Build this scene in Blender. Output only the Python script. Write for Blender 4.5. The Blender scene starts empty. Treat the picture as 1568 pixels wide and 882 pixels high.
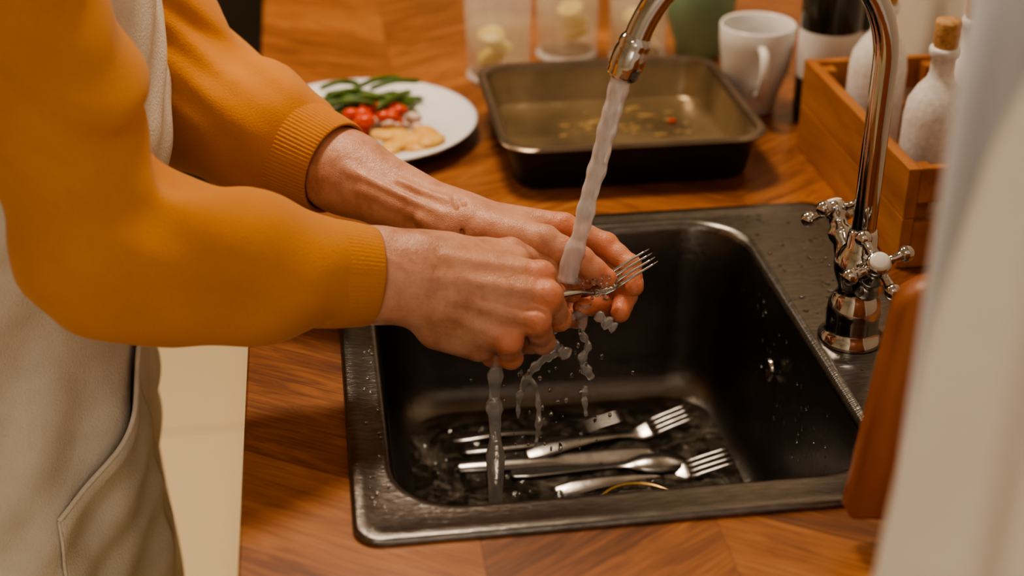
import bpy, bmesh, math, random
import numpy as np
from mathutils import Vector, Matrix
random.seed(4); np.random.seed(4)
COL=bpy.context.scene.collection
# ------------------------------------------------------------------ helpers
def link(o,parent=None):
    COL.objects.link(o)
    if parent: o.parent=parent
    return o
def empty(name):
    e=bpy.data.objects.new(name,None); e.empty_display_size=.05; COL.objects.link(e); return e
def mesh_obj(name,v,f,mats,parent=None,smooth=True,mi=None,auto=None):
    me=bpy.data.meshes.new(name); me.from_pydata([tuple(map(float,p)) for p in v],[],f); me.update()
    if not isinstance(mats,(list,tuple)): mats=[mats]
    for m in mats: me.materials.append(m)
    if mi is not None:
        me.polygons.foreach_set('material_index',mi)
    me.polygons.foreach_set('use_smooth',[smooth]*len(me.polygons))
    bm=bmesh.new(); bm.from_mesh(me); bmesh.ops.recalc_face_normals(bm,faces=bm.faces); bm.to_mesh(me); bm.free()
    o=bpy.data.objects.new(name,me); link(o,parent)
    if auto:
        try:
            me.set_sharp_from_angle(angle=math.radians(auto))
        except Exception: pass
    return o
def loft(rings,closed=True,cap0=False,cap1=False,mi=None):
    n=len(rings[0]); v=[p for r in rings for p in r]; f=[];m=[]
    for i in range(len(rings)-1):
        for j in range(n if closed else n-1):
            k=(j+1)%n
            f.append((i*n+j,i*n+k,(i+1)*n+k,(i+1)*n+j)); m.append(mi[i] if mi else 0)
    if cap0: f.append(tuple(reversed(range(n)))); m.append(mi[0] if mi else 0)
    if cap1: f.append(tuple(range((len(rings)-1)*n,len(rings)*n))); m.append(mi[-1] if mi else 0)
    return v,f,m
def join(parts):
    V=[];F=[];M=[]
    for p in parts:
        o=len(V); V+=list(p[0]); F+=[tuple(i+o for i in q) for q in p[1]]
        M+=list(p[2]) if len(p)>2 else [0]*len(p[1])
    return V,F,M
def rrect(x0,x1,y0,y1,r,z,n=8):
    out=[]
    for cx,cy,a0 in ((x1-r,y1-r,0),(x0+r,y1-r,90),(x0+r,y0+r,180),(x1-r,y0+r,270)):
        for i in range(n+1):
            a=math.radians(a0+90*i/n); out.append((cx+r*math.cos(a),cy+r*math.sin(a),z))
    return out
def lathe(prof,c=(0,0,0),seg=40,M=None,rib=None,mi=None,cap0=False,cap1=False):
    rings=[]
    for r,z in prof:
        ring=[]
        for i in range(seg):
            a=2*math.pi*i/seg; rr=r*(1+(rib(a) if rib else 0))
            p=Vector((rr*math.cos(a),rr*math.sin(a),z))
            if M: p=M@p
            ring.append((p.x+c[0],p.y+c[1],p.z+c[2]))
        rings.append(ring)
    return loft(rings,True,cap0,cap1,mi)
def axis_matrix(origin,d,up=(0,0,1)):
    d=Vector(d).normalized(); q=d.to_track_quat('Z','Y')
    return Matrix.Translation(Vector(origin))@q.to_matrix().to_4x4()
def tube(pts,rad,seg=16,cap=True,flat=1.0):
    pts=[Vector(p) for p in pts]
    if not isinstance(rad,(list,tuple)): rad=[rad]*len(pts)
    t=(pts[1]-pts[0]).normalized(); nrm=t.orthogonal().normalized(); rings=[]
    for i,p in enumerate(pts):
        a=pts[max(i-1,0)]; b=pts[min(i+1,len(pts)-1)]; t2=(b-a).normalized()
        nrm=(nrm-t2*nrm.dot(t2)).normalized(); bn=t2.cross(nrm)
        rings.append([tuple(p+(nrm*math.cos(2*math.pi*j/seg)+bn*flat*math.sin(2*math.pi*j/seg))*rad[i]) for j in range(seg)])
    return loft(rings,True,cap,cap)
def smooth_path(pts,n=8):
    P=[Vector(p) for p in pts]; out=[]
    for i in range(len(P)-1):
        p0=P[max(i-1,0)];p1=P[i];p2=P[i+1];p3=P[min(i+2,len(P)-1)]
        for k in range(n):
            t=k/n
            out.append(.5*((2*p1)+(-p0+p2)*t+(2*p0-5*p1+4*p2-p3)*t*t+(-p0+3*p1-3*p2+p3)*t**3))
    out.append(P[-1]); return out
def ball(c,r,seg=16,sc=(1,1,1),M=None):
    rings=[]
    n=seg//2
    for i in range(n+1):
        a=math.pi*i/n; rr=max(math.sin(a),1e-3); ring=[]
        for j in range(seg):
            b=2*math.pi*j/seg
            p=Vector((r*sc[0]*rr*math.cos(b),r*sc[1]*rr*math.sin(b),r*sc[2]*math.cos(a)))
            if M: p=M@p
            ring.append((p.x+c[0],p.y+c[1],p.z+c[2]))
        rings.append(ring)
    return loft(rings)
def box(name,x,y,z,mat,parent=None,bev=.002,M=None):
    bm=bmesh.new(); bmesh.ops.create_cube(bm,size=1)
    for v in bm.verts:
        v.co=Vector(((x[0]+x[1])/2+v.co.x*(x[1]-x[0]),(y[0]+y[1])/2+v.co.y*(y[1]-y[0]),(z[0]+z[1])/2+v.co.z*(z[1]-z[0])))
        if M: v.co=M@v.co
    if bev: bmesh.ops.bevel(bm,geom=bm.edges[:],offset=bev,segments=2,affect='EDGES',profile=.5)
    me=bpy.data.meshes.new(name); bm.to_mesh(me); bm.free(); me.materials.append(mat)
    o=bpy.data.objects.new(name,me); link(o,parent); return o
# ------------------------------------------------------------------ materials
def nt(name):
    m=bpy.data.materials.new(name); m.use_nodes=True; t=m.node_tree; b=t.nodes['Principled BSDF']; return m,t,b
def N(t,ty,**kw):
    n=t.nodes.new(ty)
    for k,v in kw.items(): setattr(n,k,v)
    return n
def L(t,a,b): t.links.new(a,b)
def math_n(t,op,a,b=None,clamp=False):
    n=t.nodes.new('ShaderNodeMath'); n.operation=op; n.use_clamp=clamp
    for i,x in enumerate((a,b)):
        if x is None: continue
        if isinstance(x,(int,float)): n.inputs[i].default_value=x
        else: L(t,x,n.inputs[i])
    return n.outputs[0]
def ramp(t,fac,stops):
    r=t.nodes.new('ShaderNodeValToRGB'); e=r.color_ramp.elements
    while len(e)<len(stops): e.new(.5)
    for s,(p,c) in zip(e,stops): s.position=p; s.color=(*c,1)
    L(t,fac,r.inputs[0]); return r.outputs[0]
def mat(name,c1,c2=None,rough=.5,metal=0,scale=20,bump=0,bscale=None,stretch=(1,1,1),trans=0,coat=0,sss=0,ior=1.45,alpha=1,sheen=0,detail=4):
    m,t,b=nt(name)
    tc=N(t,'ShaderNodeTexCoord'); mp=N(t,'ShaderNodeMapping'); mp.inputs['Scale'].default_value=stretch
    L(t,tc.outputs['Object'],mp.inputs[0])
    no=N(t,'ShaderNodeTexNoise'); no.inputs['Scale'].default_value=scale; no.inputs['Detail'].default_value=detail
    L(t,mp.outputs[0],no.inputs['Vector'])
    L(t,ramp(t,no.outputs[0],[(.3,c1),(.7,c2 or c1)]),b.inputs['Base Color'])
    b.inputs['Roughness'].default_value=rough; b.inputs['Metallic'].default_value=metal
    b.inputs['Transmission Weight'].default_value=trans; b.inputs['IOR'].default_value=ior
    b.inputs['Coat Weight'].default_value=coat; b.inputs['Alpha'].default_value=alpha
    b.inputs['Sheen Weight'].default_value=sheen
    if sss:
        b.inputs['Subsurface Weight'].default_value=sss; b.inputs['Subsurface Radius'].default_value=(.012,.005,.003); b.inputs['Subsurface Scale'].default_value=1
    if bump:
        n2=N(t,'ShaderNodeTexNoise'); n2.inputs['Scale'].default_value=bscale or scale; n2.inputs['Detail'].default_value=3
        L(t,mp.outputs[0],n2.inputs['Vector'])
        bp=N(t,'ShaderNodeBump'); bp.inputs['Strength'].default_value=1; bp.inputs['Distance'].default_value=bump
        L(t,n2.outputs[0],bp.inputs['Height']); L(t,bp.outputs[0],b.inputs['Normal'])
    return m
def wood_counter():
    m,t,b=nt('counter_chevron_wood')
    tc=N(t,'ShaderNodeTexCoord'); s=N(t,'ShaderNodeSeparateXYZ'); L(t,tc.outputs['Object'],s.inputs[0])
    xs=math_n(t,'ADD',s.outputs[0],.088+.182*4)
    cx=math_n(t,'DIVIDE',xs,.182); col=math_n(t,'FLOOR',cx)
    pp=math_n(t,'PINGPONG',xs,.182)
    q=math_n(t,'DIVIDE',math_n(t,'ADD',s.outputs[1],math_n(t,'MULTIPLY',pp,.62)),.125)
    idx=math_n(t,'FLOOR',q)
    cb=N(t,'ShaderNodeCombineXYZ'); L(t,col,cb.inputs[0]); L(t,idx,cb.inputs[1])
    wn=N(t,'ShaderNodeTexWhiteNoise'); wn.noise_dimensions='3D'; L(t,cb.outputs[0],wn.inputs[0])
    g=N(t,'ShaderNodeCombineXYZ'); L(t,math_n(t,'MULTIPLY',q,3.6),g.inputs[0]); L(t,math_n(t,'MULTIPLY',pp,5),g.inputs[1]); L(t,math_n(t,'ADD',math_n(t,'MULTIPLY',wn.outputs[0],40),math_n(t,'MULTIPLY',col,7.3)),g.inputs[2])
    no=N(t,'ShaderNodeTexNoise'); no.inputs['Scale'].default_value=1.3; no.inputs['Detail'].default_value=8; no.inputs['Distortion'].default_value=1.9; no.inputs['Roughness'].default_value=.64
    L(t,g.outputs[0],no.inputs['Vector'])
    g2=N(t,'ShaderNodeCombineXYZ'); L(t,math_n(t,'MULTIPLY',q,30.0),g2.inputs[0]); L(t,math_n(t,'MULTIPLY',pp,14),g2.inputs[1]); L(t,math_n(t,'MULTIPLY',wn.outputs[0],9),g2.inputs[2])
    n2=N(t,'ShaderNodeTexNoise'); n2.inputs['Scale'].default_value=1.5; n2.inputs['Detail'].default_value=4; L(t,g2.outputs[0],n2.inputs['Vector'])
    v=math_n(t,'ADD',math_n(t,'MULTIPLY',wn.outputs[0],.17),math_n(t,'ADD',math_n(t,'MULTIPLY',no.outputs[0],.66),math_n(t,'MULTIPLY',n2.outputs[0],.26)))
    col_=ramp(t,v,[(.32,(.070,.020,.006)),(.48,(.20,.066,.017)),(.62,(.36,.130,.034)),(.82,(.53,.24,.078))])
    fq=math_n(t,'FRACT',q); fc=math_n(t,'FRACT',cx)
    e1=math_n(t,'LESS_THAN',fq,.012); e2=math_n(t,'LESS_THAN',fc,.007)
    e=math_n(t,'MULTIPLY',math_n(t,'MAXIMUM',e1,e2),.35)
    mx=N(t,'ShaderNodeMix',data_type='RGBA'); L(t,e,mx.inputs[0]); L(t,col_,mx.inputs[6]); mx.inputs[7].default_value=(.06,.016,.005,1)
    L(t,mx.outputs[2],b.inputs['Base Color'])
    b.inputs['Roughness'].default_value=.38; b.inputs['Coat Weight'].default_value=.12; b.inputs['Coat Roughness'].default_value=.2
    return m
def tile_floor():
    m,t,b=nt('floor_cream_tile')
    tc=N(t,'ShaderNodeTexCoord'); br=N(t,'ShaderNodeTexBrick'); br.offset=0
    br.inputs['Scale'].default_value=1; br.inputs['Brick Width'].default_value=.6; br.inputs['Row Height'].default_value=.6; br.inputs['Mortar Size'].default_value=.004
    br.inputs['Color1'].default_value=(.86,.72,.47,1); br.inputs['Color2'].default_value=(.83,.69,.44,1); br.inputs['Mortar'].default_value=(.55,.43,.28,1)
    L(t,tc.outputs['Object'],br.inputs[0]); L(t,br.outputs[0],b.inputs['Base Color']); b.inputs['Roughness'].default_value=.45
    return m
def skin_mat():
    m,t,b=nt('skin')
    tc=N(t,'ShaderNodeTexCoord'); at=N(t,'ShaderNodeAttribute',attribute_name='red')
    no=N(t,'ShaderNodeTexNoise'); no.inputs['Scale'].default_value=34; no.inputs['Detail'].default_value=6; no.inputs['Roughness'].default_value=.65; L(t,tc.outputs['Object'],no.inputs['Vector'])
    base=ramp(t,no.outputs[0],[(.3,(.47,.205,.12)),(.5,(.63,.32,.205)),(.72,(.72,.40,.27))])
    mx=N(t,'ShaderNodeMix',data_type='RGBA'); L(t,math_n(t,'MULTIPLY',at.outputs['Fac'],.66,True),mx.inputs[0]); L(t,base,mx.inputs[6]); mx.inputs[7].default_value=(.82,.22,.10,1)
    L(t,mx.outputs[2],b.inputs['Base Color'])
    b.inputs['Roughness'].default_value=.40; b.inputs['Subsurface Weight'].default_value=.2
    b.inputs['Subsurface Radius'].default_value=(.008,.003,.0015); b.inputs['Subsurface Scale'].default_value=1
    vo=N(t,'ShaderNodeTexVoronoi',feature='DISTANCE_TO_EDGE'); vo.inputs['Scale'].default_value=560
    L(t,tc.outputs['Object'],vo.inputs['Vector'])
    n2=N(t,'ShaderNodeTexNoise'); n2.inputs['Scale'].default_value=80; n2.inputs['Detail'].default_value=5; n2.inputs['Distortion'].default_value=1.0; L(t,tc.outputs['Object'],n2.inputs['Vector'])
    h=math_n(t,'ADD',math_n(t,'MULTIPLY',vo.outputs[0],.45),n2.outputs[0])
    bp=N(t,'ShaderNodeBump'); bp.inputs['Strength'].default_value=.7; bp.inputs['Distance'].default_value=.0013
    L(t,h,bp.inputs['Height']); L(t,bp.outputs[0],b.inputs['Normal'])
    return m
M_wood=wood_counter(); M_floor=tile_floor(); M_skin=skin_mat()
M_steel=mat('brushed_steel',(.145,.137,.13),(.235,.225,.21),.27,1,60,.0003,120,(1,6,1))
M_steel_in=mat('sink_basin_steel',(.15,.142,.13),(.24,.228,.21),.32,1,14,.0005,160)
M_chrome=mat('chrome',(.54,.53,.52),(.58,.57,.56),.07,1,5)
M_cut=mat('cutlery_steel',(.24,.235,.225),(.34,.33,.315),.24,1,30,.0004,60)
M_fork=mat('polished_steel',(.42,.41,.40),(.5,.49,.47),.16,1,30)
M_white=mat('white_ceramic',(.74,.73,.72),(.80,.79,.77),.18,0,9,coat=.3)
M_plate=mat('plate_glaze',(.84,.85,.87),(.88,.89,.9),.2,0,9,coat=.3)
M_speck=mat('speckled_ceramic',(.68,.66,.64),(.84,.83,.81),.35,0,160,.0004,200)
M_green=mat('mint_ceramic',(.23,.40,.27),(.28,.46,.32),.3,0,9)
M_cork=mat('cork',(.42,.22,.09),(.62,.37,.18),.85,0,180,.001,200)
M_crate=mat('crate_wood',(.30,.105,.028),(.48,.20,.058),.5,0,7,.0005,40,(6,1,6))
M_board=mat('board_wood',(.26,.075,.018),(.40,.135,.034),.4,0,9,.0003,40,(6,6,1))
M_pan_o=mat('pan_outside',(.015,.013,.012),(.025,.022,.02),.4,.3,20)
M_pan_i=mat('pan_inside_greasy',(.12,.088,.046),(.27,.195,.105),.26,.35,13,.0012,45,detail=8)
M_pan_r=mat('pan_rim',(.17,.13,.09),(.25,.19,.14),.32,.8,20)
M_resid=mat('pan_residue',(.22,.14,.055),(.34,.23,.09),.25,0,60)
M_sweater=mat('mustard_knit',(.58,.215,.018),(.68,.275,.03),.85,0,9,.0008,600,sheen=.2)
M_apron=mat('linen_apron',(.70,.65,.57),(.80,.75,.665),.9,0,30,.0009,420,(1,1,1))
M_trouser=mat('dark_denim',(.03,.035,.05),(.05,.055,.075),.9,0,300,.0005,500)
M_hair=mat('brown_hair',(.04,.02,.01),(.09,.045,.02),.6,0,90,.002,200,(1,1,.2))
M_shoe=mat('shoe_leather',(.05,.03,.02),(.08,.05,.03),.5,0,30)
M_wall=mat('wall_paint',(.66,.60,.50),(.70,.64,.54),.8,0,6)
M_ceil=mat('ceiling_paint',(.78,.75,.70),(.81,.78,.73),.9,0,6)
M_cab=mat('cream_cabinet',(.74,.62,.42),(.77,.65,.45),.45,0,4)
M_dark=mat('dark_cabinet',(.02,.015,.012),(.035,.025,.02),.5,0,4)
M_trim=mat('trim_paint',(.8,.78,.74),(.84,.82,.78),.5,0,6)
M_glass=mat('clear_glass',(.93,.90,.84),None,.04,0,5,alpha=.2,coat=.6)
M_grim=mat('glass_rim',(.95,.93,.88),None,.04,0,5,alpha=.6,coat=.6)
M_liq=mat('lemon_water',(.82,.72,.40),(.88,.80,.56),.05,0,30,alpha=.22)
M_lemon=mat('lemon',(.80,.58,.06),(.92,.82,.4),.5,0,60)
M_dkglass=mat('wine_bottle_glass',(.012,.012,.008),(.02,.02,.01),.08,0,5,coat=.5)
M_label=mat('paper_label',(.72,.70,.68),(.78,.76,.74),.7,0,30)
M_porc=mat('porcelain_button',(.8,.8,.78),(.85,.85,.83),.2,0,20)
M_curt=mat('white_curtain',(.86,.88,.95),(.90,.92,.98),.9,0,8,.0008,300,sheen=.1)
M_curt2=mat('beige_linen_curtain',(.82,.76,.69),(.88,.82,.75),.9,0,8,.001,400,sheen=.1)
M_green_veg=mat('green_bean',(.045,.10,.012),(.11,.20,.03),.4,0,60)
M_red=mat('tomato',(.60,.035,.01),(.75,.10,.02),.3,0,60)
M_pepper=mat('pickled_onion',(.55,.42,.33),(.68,.5,.42),.4,0,60)
M_yel=mat('omelette',(.68,.33,.05),(.85,.55,.16),.45,0,60,.002,90)
M_nail=mat('fingernail',(.68,.36,.25),(.74,.44,.33),.2,0,20)
M_brass=mat('brass',(.55,.36,.12),(.65,.45,.18),.25,1,20)
M_water=mat('water',(.97,.98,1),None,.03,0,5,.002,160,trans=1,ior=1.33)
def pool_mat():
    m,t,b=nt('dishwater')
    tc=N(t,'ShaderNodeTexCoord'); no=N(t,'ShaderNodeTexNoise'); no.inputs['Scale'].default_value=20; no.inputs['Detail'].default_value=9; no.inputs['Roughness'].default_value=.75; no.inputs['Distortion'].default_value=1.5
    L(t,tc.outputs['Object'],no.inputs['Vector'])
    L(t,ramp(t,no.outputs[0],[(.45,(.16,.14,.11)),(.64,(.42,.38,.32))]),b.inputs['Base Color'])
    f=ramp(t,no.outputs[0],[(.46,(.92,.92,.92)),(.70,(.55,.55,.55))]); L(t,f,b.inputs['Transmission Weight'])
    b.inputs['Roughness'].default_value=.04; b.inputs['IOR'].default_value=1.33
    n2=N(t,'ShaderNodeTexNoise'); n2.inputs['Scale'].default_value=120; n2.inputs['Detail'].default_value=2; L(t,tc.outputs['Object'],n2.inputs['Vector'])
    bp=N(t,'ShaderNodeBump'); bp.inputs['Distance'].default_value=.0014; L(t,n2.outputs[0],bp.inputs['Height']); L(t,bp.outputs[0],b.inputs['Normal'])
    return m
M_pool=pool_mat()
def stream_mat(name,tw,c0,c1,sss):
    m,t,b=nt(name)
    tc=N(t,'ShaderNodeTexCoord'); no=N(t,'ShaderNodeTexNoise'); no.inputs['Scale'].default_value=260; no.inputs['Detail'].default_value=3
    mp=N(t,'ShaderNodeMapping'); mp.inputs['Scale'].default_value=(1,1,.25); L(t,tc.outputs['Object'],mp.inputs[0]); L(t,mp.outputs[0],no.inputs['Vector'])
    L(t,ramp(t,no.outputs[0],[(.3,c0),(.7,c1)]),b.inputs['Base Color'])
    b.inputs['Roughness'].default_value=.12; b.inputs['Transmission Weight'].default_value=tw; b.inputs['IOR'].default_value=1.33
    b.inputs['Subsurface Weight'].default_value=sss; b.inputs['Subsurface Radius'].default_value=(.01,.01,.01); b.inputs['Subsurface Scale'].default_value=1
    bp=N(t,'ShaderNodeBump'); bp.inputs['Distance'].default_value=.0009; L(t,no.outputs[0],bp.inputs['Height']); L(t,bp.outputs[0],b.inputs['Normal'])
    return m
M_stream=stream_mat('aerated_water',.48,(.80,.77,.77),(.96,.95,.95),.3)
M_trick=stream_mat('trickling_water',.78,(.85,.83,.80),(.97,.96,.95),.1)
# ------------------------------------------------------------------ SDF modelling
def sn_mesh(F,org,h):
    S=F<0
    c=[(i,j,k) for i in (0,1) for j in (0,1) for k in (0,1)]
    nx,ny,nz=F.shape
    sub=lambda A,o:A[o[0]:nx-1+o[0],o[1]:ny-1+o[1],o[2]:nz-1+o[2]]
    cnt=sum(sub(S,o).astype(np.int8) for o in c); act=(cnt>0)&(cnt<8)
    idx=np.argwhere(act); n=len(idx)
    vid=-np.ones(act.shape,dtype=np.int64); vid[act]=np.arange(n)
    acc=np.zeros((n,3)); k=np.zeros(n)
    for a in c:
        for ax in range(3):
            if a[ax]==1: continue
            b=list(a); b[ax]=1
            fa=F[idx[:,0]+a[0],idx[:,1]+a[1],idx[:,2]+a[2]]; fb=F[idx[:,0]+b[0],idx[:,1]+b[1],idx[:,2]+b[2]]
            mk=(fa<0)!=(fb<0); t=np.where(mk,fa/np.where(mk,fa-fb,1),0)
            p=np.array(a,float)[None,:]*np.ones((n,1)); p[:,ax]+=t
            acc+=p*mk[:,None]; k+=mk
    V=(idx+acc/k[:,None])*h+np.array(org)
    faces=[]
    for a in range(3):
        b=(a+1)%3;cc=(a+2)%3
        sl0=[slice(None)]*3; sl1=[slice(None)]*3; sl0[a]=slice(0,-1); sl1[a]=slice(1,None)
        ch=S[tuple(sl0)]!=S[tuple(sl1)]
        e=np.argwhere(ch); e=e[(e[:,b]>0)&(e[:,cc]>0)&(e[:,b]<F.shape[b]-1)&(e[:,cc]<F.shape[cc]-1)]
        ins=S[e[:,0],e[:,1],e[:,2]]
        def cell(db,dc):
            q=e.copy(); q[:,b]+=db; q[:,cc]+=dc; return vid[q[:,0],q[:,1],q[:,2]]
        Q=np.stack([cell(-1,-1),cell(0,-1),cell(0,0),cell(-1,0)],1)
        Q[~ins]=Q[~ins][:,::-1]; faces.append(Q)
    Fc=np.concatenate(faces)
    return V,Fc[(Fc>=0).all(1)]
def rc(P,a,b,ra,rb,fn=None,fs=1):
    a=np.array(a,np.float32);b=np.array(b,np.float32); ab=b-a
    d=P-a; t=np.clip((d@ab)/max((ab@ab),1e-9),0,1)
    d=d-t[...,None]*ab
    if fn is not None:
        fn=np.array(fn,np.float32); fn=fn/np.linalg.norm(fn); c=d@fn
        d=d+(c*(1/fs-1))[...,None]*fn
        return (np.linalg.norm(d,axis=-1)-(ra+(rb-ra)*t))*min(1,fs*1.0+.15)
    return np.linalg.norm(d,axis=-1)-(ra+(rb-ra)*t)
def smin(a,b,k):
    h=np.maximum(k-np.abs(a-b),0)/k; return np.minimum(a,b)-h*h*k*.25
def smax(a,b,k): return -smin(-a,-b,k)
def grid(lo,hi,h):
    ax=[np.arange(lo[i],hi[i],h,dtype=np.float32) for i in range(3)]
    return np.stack(np.meshgrid(*ax,indexing='ij'),-1)
def sdf_obj(name,F,lo,h,mat_,parent,xform=None,reds=None,smooth_it=2):
    V,Fc=sn_mesh(F,lo,h)
    red=None
    if reds is not None:
        red=np.zeros(len(V))
        for p,r in reds: red=np.maximum(red,np.exp(-((V-np.array(p))**2).sum(1)/(r*r)))
    if xform is not None: V=xform(V)
    me=bpy.data.meshes.new(name); me.from_pydata(V.tolist(),[],Fc.tolist()); me.update(); me.materials.append(mat_)
    me.polygons.foreach_set('use_smooth',[True]*len(me.polygons))
    if red is not None:
        at=me.attributes.new('red','FLOAT','POINT'); at.data.foreach_set('value',red.astype(np.float32))
    o=bpy.data.objects.new(name,me); link(o,parent)
    if smooth_it:
        s=o.modifiers.new('smooth','SMOOTH'); s.factor=.5; s.iterations=smooth_it
    return o
# hand working frame (millimetres)
O=np.array([.2014,1.10,.986]); AX=np.array([.9905,-.1374,0]); AY=np.array([.0653,.4711,.8797]); AZ=np.array([-.1209,-.8713,.4756])
def HW(p):
    p=np.atleast_2d(np.array(p,float))/1000
    return O+p[:,:1]*AX+p[:,1:2]*AY+p[:,2:3]*AZ
def hw(*p): return Vector(HW(p)[0])
# ------------------------------------------------------------------ room
box('floor',(-2.6,.9),(-1.6,4.2),(-.05,0),M_floor,bev=0)
box('ceiling',(-2.6,.9),(-1.6,4.2),(2.6,2.65),M_ceil,bev=0)
box('wall_right',(.80,.9),(-1.6,4.2),(0,2.6),M_wall,bev=0)
box('wall_left',(-2.7,-2.6),(-1.6,4.2),(0,2.6),M_wall,bev=0)
box('wall_back',(-2.6,.8),(4.1,4.2),(0,2.6),M_wall,bev=0)
box('wall_front',(-2.6,.8),(-1.6,-1.5),(0,2.6),M_wall,bev=0)
box('baseboard_back',(-2.6,.8),(4.085,4.1),(0,.09),M_trim)
box('baseboard_left',(-2.6,-2.585),(-1.5,4.085),(0,.09),M_trim)
# ------------------------------------------------------------------ counter
hole=lambda z:rrect(.006,.534,.862,1.386,.02,z)
X0,X1,Y0,Y1=-.085,.795,.66,2.75
rings=[hole(.86),hole(.9),rrect(X0+.002,X1,Y0+.002,Y1,.004,.9),rrect(X0,X1,Y0,Y1,.004,.898),rrect(X0,X1,Y0,Y1,.004,.86),hole(.86)]
ct=empty('kitchen_counter')
mesh_obj('worktop',*loft(rings)[:2],M_wood,ct,smooth=False)
box('end_panel',(-.055,.79),(.68,.70),(.0,.86),M_cab,ct)
box('far_end_panel',(-.055,.79),(2.70,2.72),(.0,.86),M_cab,ct)
box('plinth',(-.0,.02),(.70,2.70),(0,.1),M_cab,ct)
box('bottom_panel',(-.04,.79),(.70,2.70),(.1,.118),M_cab,ct)
for i in range(4):
    y=.70+i*.5
    box('door_panel_%d'%(i+1),(-.06,-.04),(y+.003,y+.497),(.11,.855),M_cab,ct,.003)
    box('door_inset_%d'%(i+1),(-.064,-.059),(y+.07,y+.43),(.18,.785),M_cab,ct,.002)
    mesh_obj('door_handle_%d'%(i+1),*join([tube([(-.06,y+.45,.62),(-.085,y+.45,.62)],.005,10),tube([(-.06,y+.45,.74),(-.085,y+.45,.74)],.005,10),tube([(-.085,y+.45,.60),(-.085,y+.45,.76)],.006,10)])[:2],M_steel,ct)
dc=empty('tall_dark_cupboard')
box('cupboard_body',(-1.3,.1),(3.2,3.8),(0.06,2.1),M_dark,dc)
box('cupboard_door_left',(-1.295,-.605),(3.18,3.2),(.08,2.09),M_dark,dc)
box('cupboard_door_right',(-.595,.095),(3.18,3.2),(.08,2.09),M_dark,dc)
box('cupboard_plinth',(-1.27,.07),(3.24,3.8),(0,.06),M_dark,dc)
mesh_obj('cupboard_handles',*join([tube([(-.63,3.165,.9),(-.63,3.165,1.2)],.006),tube([(-.57,3.165,.9),(-.57,3.165,1.2)],.006)])[:2],M_steel,dc)
# ------------------------------------------------------------------ sink
sk=empty('kitchen_sink')
R=[]; mi=[]
dz=-.014
def add(x0,x1,y0,y1,r,z,m=0): R.append(rrect(x0,x1,y0,y1,r,z,10)); mi.append(m)
add(0,.54,.856,1.392,.022,.9002); add(0,.54,.856,1.392,.022,.9035); add(.0015,.5385,.8575,1.3905,.0215,.9055); add(.004,.536,.86,1.388,.02,.906)
add(.012,.528,.868,1.380,.018,.9055); add(.018,.522,.874,1.374,.018,.9035)
add(.028,.440,.890,1.368,.062,.9035); add(.031,.437,.893,1.365,.061,.9033); add(.034,.433,.897,1.362,.06,.901); add(.037,.430,.900,1.359,.059,.894,1)
add(.041,.426,.904,1.355,.058,.82,1); add(.045,.422,.908,1.351,.058,.757+dz,1); add(.048,.419,.911,1.348,.058,.740+dz,1); add(.054,.413,.917,1.342,.056,.727+dz,1); add(.064,.403,.927,1.332,.054,.717+dz,1); add(.078,.389,.941,1.318,.05,.7115+dz,1); add(.096,.372,.957,1.298,.05,.710+dz,1)
add(.20,.29,1.085,1.175,.045,.7085+dz,0); add(.203,.287,1.088,1.172,.042,.707+dz,0); add(.212,.278,1.097,1.163,.033,.700+dz,0); add(.238,.252,1.123,1.137,.007,.699+dz,0)
v,f,m=loft(R,True,False,True,mi)
mesh_obj('basin',v,f,[M_steel,M_steel_in],sk,True,m)
mesh_obj('drain_ring',*tube([(.285+.042*math.cos(a),1.125+.042*math.sin(a),.7205+dz) for a in [math.pi*2*i/60 for i in range(61)]],.0018,10)[:2],M_brass,sk)
v,f,m=lathe([(.012,0),(.012,.003),(.009,.004)],(.4215,1.17,.83),20,Matrix.Rotation(math.radians(-90),4,'Y'),cap1=True)
mesh_obj('overflow_rosette',v,f,M_chrome,sk)
zt=.7095+.0068+dz
imp=(.137,1.143)
def rip(x,y):
    z=0
    for k,ax_,ay_,am in ((0,310,90,.00045),(1,-140,330,.0005),(2,240,-260,.0004),(3,520,210,.00022),(4,-300,-480,.00022)):
        z+=am*math.sin(ax_*x+ay_*y+k*1.7+1.3*math.sin(40*x+31*y+k))
    for cx_,cy_,am in ((imp[0],imp[1]+.02,.0011),(.23,1.14,.0007)):
        r=math.hypot(x-cx_,y-cy_); z+=am*math.sin(r*420)*math.exp(-r/.06)
    return z
rg=[]
x0,x1,y0,y1=.0615,.4055,.9255,1.3345
cx_,cy_=(x0+x1)/2,(y0+y1)/2
rg.append([(cx_+(x1-x0)/2*math.copysign(abs(math.cos(a))**(2/7),math.cos(a))*.93,cy_+(y1-y0)/2*math.copysign(abs(math.sin(a))**(2/7),math.sin(a))*.93,.711+dz) for a in [2*math.pi*i/260 for i in range(260)]])
for s in [1-i/110 for i in range(110)]:
    ring=[]
    for i in range(260):
        a=2*math.pi*i/260; x=cx_+(x1-x0)/2*math.copysign(abs(math.cos(a))**(2/7),math.cos(a))*s; y=cy_+(y1-y0)/2*math.copysign(abs(math.sin(a))**(2/7),math.sin(a))*s
        ring.append((x,y,zt+rip(x,y)*min(1,(1-s)*12)))
    rg.append(ring)
v,f,_=loft(rg,True,True,True)
mesh_obj('dishwater',v,f,M_pool,sk,True)
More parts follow.
